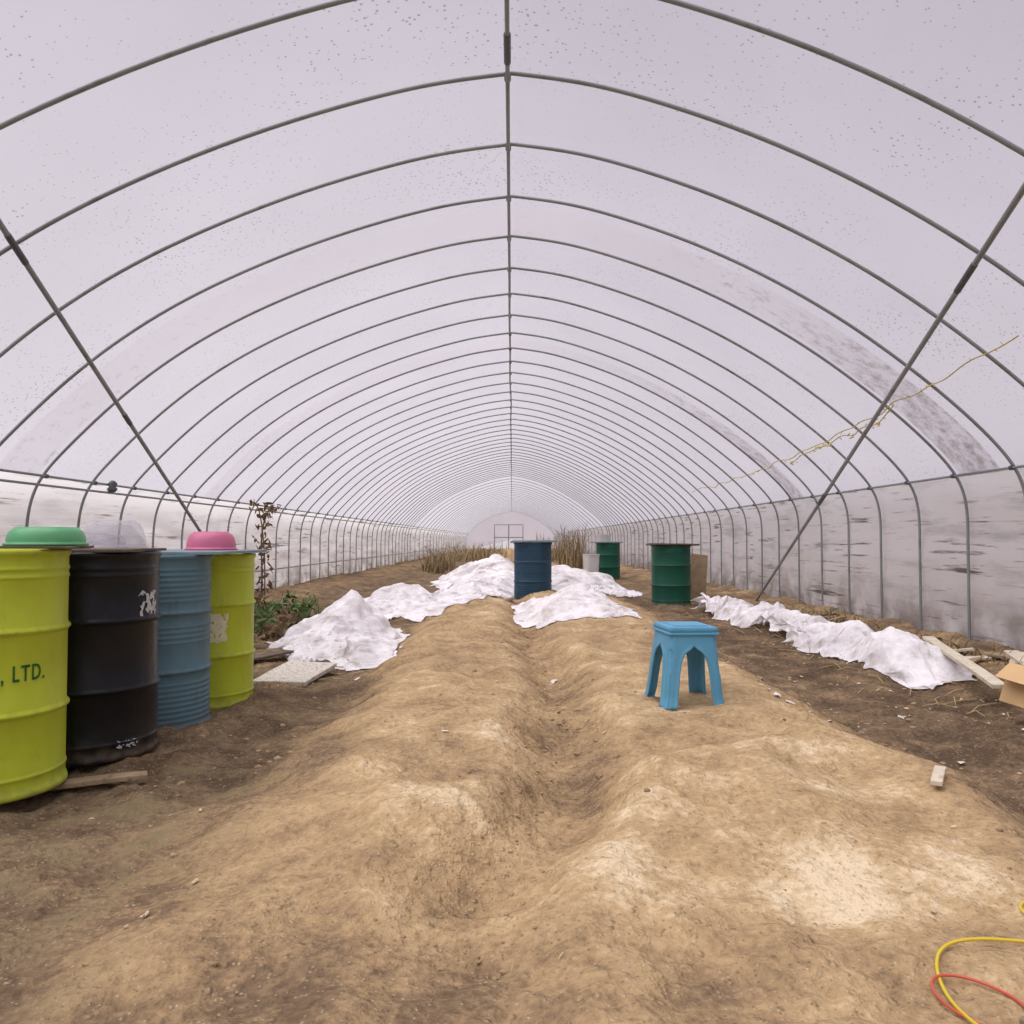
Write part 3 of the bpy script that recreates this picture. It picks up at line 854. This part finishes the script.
def leafy(name, paths, rad, matS, matL, n, lsize, spread):
    par = empty(name)
    curve_obj('stem', paths, rad, matS, par, res=2, smooth_spline=True)
    vs = []; fs = []
    for i in range(n):
        path = random.choice(paths)
        t = random.random() * (len(path) - 1); k = int(t); f = t - k
        a = path[k]; b = path[min(k + 1, len(path) - 1)]
        c = Vector([a[q] + (b[q] - a[q]) * f + random.uniform(-spread, spread) for q in range(3)])
        s = lsize * random.uniform(0.5, 1.3)
        d1 = Vector([random.uniform(-1, 1) for _ in range(3)]).normalized() * s
        d2 = Vector([random.uniform(-1, 1) for _ in range(3)]).normalized() * s * 0.45
        bse = len(vs); vs += [c - d1, c - d1 * 0.3 + d2, c + d1 * 0.4 + d2 * 0.8, c + d1, c + d1 * 0.4 - d2 * 0.8, c - d1 * 0.3 - d2]
        fs.append(tuple(bse + q for q in range(6)))
    mesh_obj('leaves', vs, fs, [matL], parent=par)
    return par
M_vine = simple_mat('yellow_twine', srgb(190, 176, 90), 0.9, 0, 0.2, 4)
vine = []
p0 = Vector((3.05, 4.9, 2.18)); p1 = Vector((2.85, 13.0, 1.72))
for i in range(50):
    t = i / 49
    q = p0.lerp(p1, t)
    q.z += -0.14 * math.sin(t * math.pi) + 0.06 * n3(i * 0.5, 2.0); q.x += 0.05 * n3(i * 0.6, 7.0)
    vine.append(tuple(q))
vine2 = [(a + 0.03 * n3(i, 1), b, c - 0.03 - 0.10 * abs(n3(i * 0.4, 4.0))) for i, (a, b, c) in enumerate(vine) if 8 < i < 24]
leafy('hanging_twine', [vine, vine2], 0.0045, M_vine, M_vine, 70, 0.02, 0.02)
st = [(-3.75, 12.3, 0.08), (-3.72, 12.3, 0.5), (-3.78, 12.25, 0.9), (-3.70, 12.3, 1.3), (-3.60, 12.2, 1.48), (-3.5, 12.2, 1.42)]
leafy('withered_climber', [st, [(-3.70, 12.3, 0.1), (-3.66, 12.2, 0.7), (-3.72, 12.25, 1.35), (-3.82, 12.2, 1.5)]], 0.010, M_dry2, M_dry2, 130, 0.06, 0.10)
for k, (gx, gy) in enumerate(((-2.55, 8.3), (-2.45, 9.6), (-2.9, 9.3), (-2.3, 7.0), (-2.7, 8.9), (-2.35, 8.9), (-2.2, 7.6))):
    pts = []
    z0 = ground(gx, gy)
    for q in range(9):
        a = random.random() * 6.28; r = random.uniform(0.08, 0.3)
        pts.append([(gx, gy, z0), (gx + r * .5 * math.cos(a), gy + r * .5 * math.sin(a), z0 + 0.18), (gx + r * math.cos(a), gy + r * math.sin(a), z0 + 0.28)])
    leafy('leafy_weed', pts, 0.004, M_dry2, M_dry2 if k in (2, 6) else M_green, 100, 0.05, 0.06)
lathe('rail_knot', [(0, -0.06), (0.035, -0.05), (0.05, -0.02), (0.03, 0.0), (0.045, 0.03), (0.02, 0.06), (0, 0.065)], M_clamp, 16, (xl + 0.03, 8.15, rz - 0.02), 0.02, 3)

# ------------------------------------------------------------ hoses
M_yh = simple_mat('yellow_cable', srgb(215, 190, 50), 0.4, 0, 0.05)
M_rh = simple_mat('red_cable', srgb(200, 90, 70), 0.4, 0, 0.05)
def gp(pts, r): return [(a, b, ground(a, b) + r + c) for a, b, c in pts]
yc = gp([(0.83, 1.40, 0), (0.82, 1.52, 0), (0.835, 1.64, 0.0), (0.87, 1.72, 0.005), (0.94, 1.76, 0.01), (1.02, 1.765, 0.01), (1.12, 1.76, 0.005), (1.25, 1.78, 0), (1.36, 1.86, 0), (1.36, 1.96, 0), (1.24, 2.0, 0.0), (1.18, 1.96, 0), (1.18, 1.90, 0)], 0.006)
rc = gp([(0.86, 1.44, 0), (0.82, 1.52, 0), (0.80, 1.60, 0), (0.83, 1.66, 0.005), (0.90, 1.65, 0.005), (0.96, 1.58, 0), (0.94, 1.52, 0), (0.98, 1.60, 0.01), (1.05, 1.62, 0.02), (1.12, 1.60, 0.03)], 0.006)
curve_obj('yellow_cable', [yc], 0.0036, M_yh, smooth_spline=True)
curve_obj('red_cable', [rc], 0.003, M_rh, smooth_spline=True)

# ------------------------------------------------------------ clods & litter
M_clod = simple_mat('soil_clod', srgb(158, 134, 102), 0.95, 0, 0.35, 3, obj=False)
def scatter_clods():
    vs = []; fs = []
    base = bmesh.new(); bmesh.ops.create_icosphere(base, subdivisions=1, radius=1)
    bv = [v.co.copy() for v in base.verts]; bf = [[v.index for v in f.verts] for f in base.faces]; base.free()
    for i in range(4600):
        y = 1.7 + 10.5 * random.random() ** 1.1
        z = random.random()
        if z < 0.25: x = random.gauss(furrow_x(y), 0.10)
        elif z < 0.55: x = random.uniform(1.5, 3.6)
        elif z < 0.8: x = random.uniform(-2.9, -0.9)
        else: x = random.uniform(-2.6, 2.6)
        r = 0.003 + 0.014 * random.random() ** 5
        if y < 3.2: r *= 0.6
        s = random.random() * 50
        c = Vector((x, y, ground(x, y) + r * 0.05))
        b = len(vs)
        for v in bv:
            k = 1 + 0.5 * n3(v.x * 1.5 + s, v.y * 1.5, v.z * 1.5)
            vs.append(c + Vector((v.x * r * k * 1.2, v.y * r * k, v.z * r * k * 0.7)))
        fs += [tuple(b + q for q in f) for f in bf]
    return mesh_obj('soil_clods', vs, fs, [M_clod])
scatter_clods()
def litter(name, pts, mat, smin, smax):
    vs = []; fs = []
    for (x, y) in pts:
        s = random.uniform(smin, smax); a = random.random() * 6.28; st = random.uniform(0.35, 0.9)
        g0 = ground(x, y) + 0.008
        b = len(vs); N = 9
        vs.append((x, y, g0 + s * 0.2))
        for i in range(N):
            t = 6.283 * i / N
            rr = s * random.uniform(0.45, 1.15)
            lx, ly = math.cos(t) * rr, math.sin(t) * rr * st
            vx = x + lx * math.cos(a) - ly * math.sin(a); vy = y + lx * math.sin(a) + ly * math.cos(a)
            vs.append((vx, vy, ground(vx, vy) + 0.006 + random.random() * s * 0.35))
        for i in range(N): fs.append((b, b + 1 + i, b + 1 + (i + 1) % N))
    return mesh_obj(name, vs, fs, [mat])
M_leaf = simple_mat('dry_leaf', srgb(196, 180, 150), 0.9, 0, 0.25, 8, obj=False)
lp = [(-0.83, 2.18), (-0.86, 1.95), (-0.88, 1.90), (-0.30, 3.55), (0.37, 4.1), (0.10, 1.72), (0.62, 1.85), (2.2, 4.6), (2.3, 5.2), (0.4, 3.6)]
lp += [(random.uniform(1.6, 3.2), random.uniform(3.0, 9)) for _ in range(90)] + [(random.uniform(-2.6, -0.9), random.uniform(5.2, 9)) for _ in range(60)] + [(random.uniform(-1.5, 1.5), random.uniform(1.7, 8)) for _ in range(45)]
litter('dry_leaves', lp, M_leaf, 0.006, 0.02)
M_paper = simple_mat('torn_plastic_scrap', srgb(220, 214, 208), 0.7, 0, 0.1, 8, obj=False)
litter('plastic_scraps', [(1.30, 4.30), (1.32, 4.24), (1.34, 4.18), (1.37, 4.10), (1.38, 4.06), (1.41, 3.92), (1.45, 3.78), (2.05, 4.35), (-0.28, 3.45), (1.95, 3.6), (-1.05, 5.6), (-0.95, 6.0), (-0.95, 6.4), (-0.9, 6.7), (-1.0, 6.2), (-1.05, 6.6), (0.40, 3.85), (0.28, 5.5), (2.4, 3.9)], M_paper, 0.012, 0.04)
tw = []
for i in range(210):
    if random.random() < 0.5: x, y = random.uniform(2.2, 3.6), random.uniform(4.0, 10.5)
    else: x, y = random.uniform(-3.2, -1.1), random.uniform(5.4, 10)
    L = random.uniform(0.06, 0.32); a = random.random() * 6.28
    tw.append([(x, y, ground(x, y) + 0.012), (x + L * .5 * math.cos(a), y + L * .5 * math.sin(a), ground(x + L * .5 * math.cos(a), y + L * .5 * math.sin(a)) + 0.03), (x + L * math.cos(a + .2), y + L * math.sin(a + .2), ground(x + L * math.cos(a + .2), y + L * math.sin(a + .2)) + 0.012)])
curve_obj('fallen_twigs', tw, 0.0032, M_dry1, res=1)
